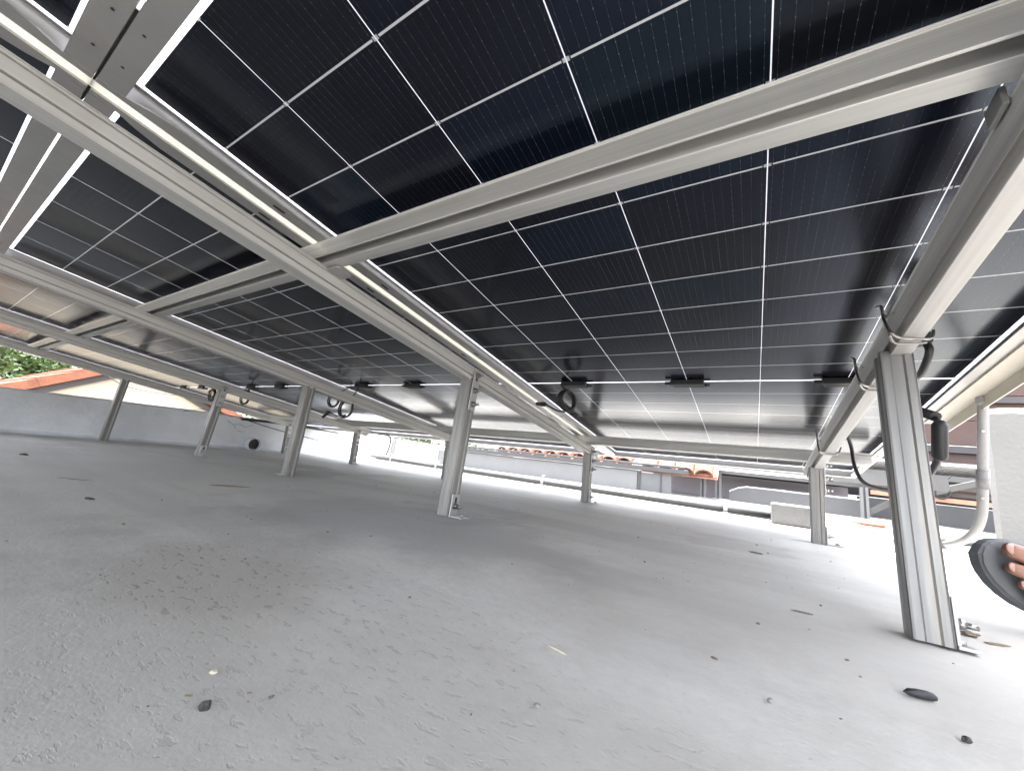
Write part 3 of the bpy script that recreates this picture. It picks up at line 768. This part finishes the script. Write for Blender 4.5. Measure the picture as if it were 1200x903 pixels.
bar('background_brace', (1.58,3.4,.05), (1.98,3.45,.34), .04, .04, 'diagonal brace left of the large right post in the background', 'brace')
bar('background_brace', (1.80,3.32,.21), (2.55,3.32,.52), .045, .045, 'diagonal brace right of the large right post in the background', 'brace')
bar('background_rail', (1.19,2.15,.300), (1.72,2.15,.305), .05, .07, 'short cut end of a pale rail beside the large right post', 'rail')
def bpost(x, y, h, label):
    r = empty('background_post', loc=(x, y, 0))
    b = MB(); b.box(-.028, -.008, -.02, .02, .001, h); b.box(.008, .028, -.02, .02, .001, h); b.box(-.008, .008, .005, .02, .001, h); b.build('channel', WALLW, r)
    MB().box(-.05, .05, -.04, .04, .0008, .007).build('foot_plate', PLATE, r)
    tag(r, label, 'post', 'posts of the second array')
bpost(.29, 3.36, .33, 'white double channel post at the end of the tiled roof')
bpost(.42, 3.5, .27, 'thinner white post just right of the white double channel post')
bpost(1.56, 3.38, .27, 'white post at the foot of the background diagonal brace')
p2 = copy_tree(proto); p2.matrix_world = Matrix.Translation((1.0, 4.55, .50)) @ Matrix.Rotation(math.radians(-8), 4, 'X') @ Matrix.Rotation(math.radians(90), 4, 'Z')
tag(p2, 'background panel of the second array lying crosswise above its pale rails', 'solar panel', 'solar panels of the second array')
p3 = copy_tree(proto); p3.matrix_world = Matrix.Translation((3.42, 4.55, .50)) @ Matrix.Rotation(math.radians(-8), 4, 'X') @ Matrix.Rotation(math.radians(90), 4, 'Z')
tag(p3, 'background panel of the second array behind the white pier', 'solar panel', 'solar panels of the second array')
for c, lab in (((2.02,3.30,.285), 'small black cable coil in the background right of the large post'), ((2.39,3.30,.295), 'small black cable coil in the background left of the bent conduit')):
    b = MB(); b.tube(ring(c, .045, (1,0,.1), (0,0,1), 2.3), .006, 7); b.tube(smooth([Vector(c)+Vector((0,0,.04)), Vector(c)+Vector((.03,0,.10)), Vector(c)+Vector((.06,0,.14))]), .005, 7)
    tag(b.build('cable_coil', BLACK), lab, 'cable coil', 'coils of the second array')
b = MB(); b.tube([(1.30,2.30,.012),(1.36,2.30,.012),(1.46,2.29,.012)], .012, 8, radii=[.004,.013,.013])
o = b.build('paint_brush', paint('brush_wood', (.28,.09,.05), .6)); tag(o, 'small reddish brown stick lying on the sunlit floor beyond the large post', 'stick')

# ------------------------------------------------------------------ debris on the floor
def bit(name, x, y, L, wd, h, ang, mat, label, cat, seed=0, jit=.35, pitch=0):
    m = Matrix.Rotation(ang, 4, 'Z') @ Matrix.Rotation(pitch, 4, 'Y')
    b = MB(); b.blob((0,0,0), 1, 2, jit, seed, sc=(L/2, wd/2, h/2), mat=None)
    o = b.build(name, mat, mw=Matrix.Translation((x, y, h*.42)) @ m, smooth=False); tag(o, label, cat, 'debris on the roof floor'); return o
DRY = paint('dry_leaf', (.16,.13,.10), .9, .3, 40); DARK = paint('dark_debris', (.035,.033,.034), .7, .3, 40); STRAW = paint('straw', (.55,.50,.40), .8, .2); STONE = paint('grey_pebble', (.24,.23,.22), .9, .3, 60)
def pod():
    b = MB(); b.tube([(-.024,0,.0065),(-.016,0,.0075),(-.006,0,.0078),(.008,0,.0078),(.017,0,.0072),(.021,0,.006)], .006, 10, radii=[.0006,.0055,.0068,.0068,.0060,.004])
    tag(b.build('seed_pod', paint('black_pod', (.022,.023,.027), .55, .2), mw=Matrix.Translation((.868,-.672,0)) @ Matrix.Rotation(math.radians(18), 4, 'Z') @ Matrix.Scale(.56, 4)), 'black pointed pod lying on the floor at lower right', 'pod', 'debris on the roof floor')
pod()
bit('dark_chip', .439,-1.085,.0062,.0045,.006,.9,DARK,'black clump on the floor at lower left','debris',3,.7)
bit('dark_chip', .877,-.737,.0075,.005,.0045,.4,DARK,'small dark stone at the lower right edge of the floor','debris',4,.5)
bit('twig', .797,-.458,.030,.003,.003,.15,DRY,'thin brown twig left of the large post foot','twig',5,.3)
bit('twig', .742,.066,.035,.008,.004,-.2,DRY,'curled dry leaf on the floor beyond the thin brown twig','leaf',6,.6)
bit('pebble', .748,-.790,.005,.004,.004,.3,STONE,'small grey pebble in the middle of the right floor','pebble',7)
bit('pebble', .600,-.933,.0045,.0035,.003,.1,STONE,'small dark pebble at the bottom middle of the floor','pebble',8)
bit('straw_stem', .574,-.842,.022,.0022,.002,-.2,STRAW,'pale straw stem lying on the floor near the middle','straw',9,.2)
bit('dry_leaf', 1.000,-.352,.022,.013,.007,.5,DRY,'crumpled dry leaf right of the large post foot','leaf',10,.9)
bit('dry_leaf', 1.018,-.372,.026,.005,.003,.35,DRY,'flat scrap of dry leaf beside the crumpled leaf','leaf',11,.8)
bit('twig', -.768,-.936,.095,.003,.003,.72,DRY,'long dark twig on the floor at far left','twig',12,.3)
bit('twig', -.628,-.635,.11,.004,.004,.95,DRY,'bent dark twig between the thin post and the pale post','twig',13,.5)
bit('dark_chip', -1.493,-.945,.026,.012,.006,.6,DARK,'dark flake on the floor near the left parapet','debris',14,.7)
bit('dark_chip', -.432,-.975,.024,.009,.005,.4,DARK,'dark flake on the floor below the long twig','debris',15,.7)
bit('pale_crumb', .40,-1.065,.006,.005,.003,.2,STRAW,'pale crumb beside the black clump','debris',16)
rnd = random.Random(21)
grit = MB()
for i in range(150):       # crumbs nobody could count, one sheet of stuff
    x = rnd.uniform(-.9, 1.15); y = rnd.uniform(-1.12, .5)
    s = rnd.choice((.0007,.0009,.0012,.0019))*rnd.uniform(.7,1.3)
    m_ = Matrix.Rotation(rnd.uniform(0,6), 4, 'Z')
    grit.blob((x, y, s*.35), 1, 1, .4, i, mat=m_, sc=(s*rnd.uniform(1,2.2), s, s*.7))
tag(grit.build('floor_grit', DRY), kind='stuff')

# ------------------------------------------------------------------ seated person: left foot in a flip-flop comes into the picture
R_ = Vector((.84752,.51958,.10839)); D_ = Vector((-.00722,.21550,-.97648)); F_ = Vector((-.53071,.82681,.18639))
ray_ = (R_*(552/450.2) + D_*(197.5/450.2) + F_).normalized()
tip = Vector((.73702,-1.22974,.17752)) + ray_*1.0
ax = (R_*.86 + D_*.40 + ray_*-.05).normalized()            # toe -> heel
wd = (D_*.80 - R_*.34 - ray_*.42); wd = (wd - ax*wd.dot(ax)).normalized()   # towards the near (outer) edge
nm = wd.cross(ax); 
if nm.dot(ray_) > 0: nm = -nm
FM = Matrix(((ax.x,wd.x,nm.x,tip.x),(ax.y,wd.y,nm.y,tip.y),(ax.z,wd.z,nm.z,tip.z),(0,0,0,1)))
SK = NT('skin'); SKIN = None
sn = SK.noise(30, 5, .6); skc = SK.mix(SK.ramp(sn, [(.3,0.),(.7,1.)]), (.19,.09,.062), (.26,.132,.095))
SKIN = SK.done(SK.bsdf(Base_Color=skc, Roughness=.5, Subsurface_Weight=.08, Subsurface_Radius=(.02,.008,.004), Normal=SK.bump(SK.noise(220,4), .15, .002)))
SOLE = paint('grey_rubber_sole', (.08,.084,.088), .7, .06, 20, bump=.15, bscale=300); SOLER = paint('grey_rubber_rim', (.06,.065,.073), .7, .08, 20)
# sandal outline: a along the foot from the toe tip, half widths to inner (-) and outer (+) edges
prof_o = [(0,.0,.0),(.004,-.014,.014),(.012,-.024,.024),(.025,-.033,.034),(.045,-.041,.043),(.07,-.046,.048),(.10,-.045,.049),(.13,-.040,.046),(.17,-.034,.040),(.21,-.032,.036),(.245,-.030,.032),(.265,-.020,.022),(.272,-.004,.004)]
sd = empty('flip_flop', mw=FM)
def sole(z0, z1, grow, name, mat):
    b = MB(); ol = [(a, lo - grow) for a, lo, hi in prof_o[1:]] ; oh = [(a, hi + grow) for a, lo, hi in prof_o[1:]][::-1]
    loop = [(-grow, 0)] + ol + [(.273+grow, 0)] + oh
    b.prism(loop, z0, z1, 'Z'); return b.build(name, mat, sd, bevel=.003)
sole(-.020, -.002, .003, 'outsole', SOLER); sole(-.0019, .0, -.0005, 'footbed', SOLE)
b = MB()
for s_ in (-1, 1):
    b.tube(smooth([(.062,-.014,.001),(.074,-.014 + s_*.008,.034),(.108,s_*.036,.046),(.140,s_*.047,.018),(.152,s_*.046,-.006)]), .005, 8)
b.build('strap', RUBBER, sd)
tag(sd, 'dark grey rubber flip flop at the right edge worn on a bare foot', 'sandal')
# body: one skinned figure, foot with five toes
me = bpy.data.meshes.new('person'); pv = []; pe = []; pr_ = []
def add(p, r, parent=None):
    pv.append(Vector(p)); pr_.append(r); i = len(pv)-1
    if parent is not None: pe.append((parent, i))
    return i
def loc(a, c, h): return FM @ Vector((a, c, h))
hip = add((1.86,-.45,.13), .135)
ank = loc(.235,.0,.085)
knee = add((1.56,-.38,.50), .062, hip); calf = add((1.50,-.36,.34), .055, knee); an = add(ank, .036, calf)
he = add(loc(.245,0,.040), .032, an)
mf = add(loc(.165,-.002,.050), .030, an); bl = add(loc(.112,-.002,.030), .024, mf)
sides = [(-.020,.019,.0140,.040),(.006,.025,.0112,.046),(.023,.046,.0092,.055),(.034,.060,.0086,.064),(.043,.074,.0078,.076)]
toes = []
for (c, a, r, a2) in sides:
    k0 = add(loc(a+.050, c*.85, .022), r*1.25, bl)
    k1 = add(loc(a+.024, c, .0185), r*.98, k0)
    k2 = add(loc(a+.010, c, .0145), r*.95, k1)
    k3 = add(loc(a-.001, c, .0105), r*.85, k2); toes.append((c, a, r))
hip2 = add((1.88,-.72,.13), .125, hip); knee2 = add((1.62,-.98,.46), .060, hip2); calf2 = add((1.52,-.99,.30), .052, knee2); an2 = add((1.44,-.98,.08), .036, calf2); ft2 = add((1.30,-1.00,.035), .030, an2); fe2 = add((1.22,-1.0,.025), .022, ft2)
sp = add((1.98,-.58,.33), .140, hip); ch = add((1.96,-.58,.58), .150, sp); nk = add((1.90,-.58,.76), .055, ch); hd = add((1.84,-.58,.88), .090, nk); hd2 = add((1.83,-.58,.97), .082, hd)
for s_ in (-1, 1):
    sh = add((1.94,-.58+s_*.19,.68), .055, ch); el = add((1.72,-.58+s_*.26,.48), .042, sh); wr = add((1.54,-.58+s_*.20,.53), .028, el); hn = add((1.48,-.58+s_*.19,.525), .030, wr)
    for q in range(4):
        f1 = add((1.44,-.58+s_*(.165+q*.017),.522), .0085, hn); add((1.405,-.58+s_*(.163+q*.018),.500), .0075, f1)
    th = add((1.46,-.58+s_*.150,.512), .009, hn); add((1.435,-.58+s_*.135,.495), .008, th)
me.from_pydata([tuple(v) for v in pv], pe, [])
o = bpy.data.objects.new('person', me); C.objects.link(o)
sk = o.modifiers.new('skin', 'SKIN'); sk.branch_smoothing = .3
if not me.skin_vertices: me.attributes.new('skin_dummy', 'FLOAT', 'POINT')
bpy.context.view_layer.objects.active = o
if not me.skin_vertices:
    bpy.ops.mesh.customdata_skin_add()
for i, v in enumerate(me.skin_vertices[0].data):
    v.radius = (pr_[i], pr_[i]); v.use_root = (i == 0)
sb = o.modifiers.new('sub', 'SUBSURF'); sb.levels = 2; sb.render_levels = 2
me.materials.append(SKIN)
tag(o, 'seated person at the right edge of whom only the bare toes show', 'person')
NAIL = paint('toenail', (.34,.20,.16), .4, .05)
b = MB()
for c, a, r in toes: b.blob(tuple(Vector((a+.002, c, .0105+r*.62))), 1, 2, .05, 1, sc=(r*.75, r*.62, r*.22))
b.build('toenails', NAIL, o, mw=FM, smooth=True)
SHIRT = paint('blue_shirt', (.10,.13,.20), .85, .1, 12); SHORTS = paint('dark_shorts', (.05,.05,.06), .85, .1, 12); HAIR = paint('dark_hair', (.02,.016,.013), .6, .2, 40)
def cloth(name, chain, mat):
    b = MB(); b.tube(smooth([c[0] for c in chain], 5), .1, 18, radii=[x for i in range(len(chain)-1) for x in [chain[i][1] + (chain[i+1][1]-chain[i][1])*k/5 for k in range(5)]] + [chain[-1][1]])
    b.build(name, mat, o, smooth=True)
cloth('shirt', [((1.90,-.585,.16),.19),((1.98,-.58,.33),.185),((1.97,-.58,.52),.190),((1.94,-.58,.66),.165),((1.91,-.58,.735),.075)], SHIRT)
cloth('shorts_leg', [((1.90,-.45,.13),.150),((1.74,-.42,.30),.115),((1.61,-.39,.46),.095)], SHORTS)
cloth('shorts_leg', [((1.90,-.72,.13),.148),((1.76,-.85,.30),.115),((1.66,-.95,.42),.095)], SHORTS)
b = MB(); b.blob((1.855,-.58,.955), .105, 3, .12, 3, sc=(1,.92,.95)); b.build('hair', HAIR, o, smooth=True)

# ------------------------------------------------------------------ camera
cam = bpy.data.cameras.new('camera'); co = bpy.data.objects.new('camera', cam); C.objects.link(co)
cam.sensor_width = 36; cam.sensor_fit = 'HORIZONTAL'; cam.lens = 36*450.2/1200
cam.clip_start = .01; cam.clip_end = 1500
co.matrix_world = Matrix(((R_.x,-D_.x,-F_.x,.73702),(R_.y,-D_.y,-F_.y,-1.22974),(R_.z,-D_.z,-F_.z,.17752),(0,0,0,1)))
S.camera = co

# ------------------------------------------------------------------ light
sd_ = Vector((.02,.12,.96)).normalized()        # towards the sun
elev = math.asin(sd_.z); az = math.atan2(sd_.x, sd_.y)
sun = bpy.data.lights.new('sun', 'SUN'); so = bpy.data.objects.new('sun', sun); C.objects.link(so)
sun.energy = 2.2; sun.angle = math.radians(6); sun.color = (1,.95,.87)
so.rotation_euler = sd_.to_track_quat('Z', 'Y').to_euler()
wd_ = bpy.data.worlds.new('World'); S.world = wd_; wd_.use_nodes = True
nt = wd_.node_tree; bg = nt.nodes['Background']
sky = nt.nodes.new('ShaderNodeTexSky'); sky.sky_type = 'NISHITA'; sky.sun_disc = False
sky.sun_elevation = elev; sky.sun_rotation = az; sky.dust_density = 3.0; sky.air_density = 1.0; sky.ozone_density = .6
hs = nt.nodes.new('ShaderNodeHueSaturation'); hs.inputs['Saturation'].default_value = .28      # thin high haze: a pale sky
nt.links.new(sky.outputs[0], hs.inputs['Color']); nt.links.new(hs.outputs[0], bg.inputs[0]); bg.inputs[1].default_value = .12
S.view_settings.view_transform = 'Standard'; S.view_settings.look = 'None'; S.view_settings.exposure = 3.95; S.view_settings.gamma = 1
S.cycles.use_denoising = True
S.cycles.max_bounces = 10; S.cycles.diffuse_bounces = 6; S.cycles.glossy_bounces = 6
S.cycles.sample_clamp_indirect = 6
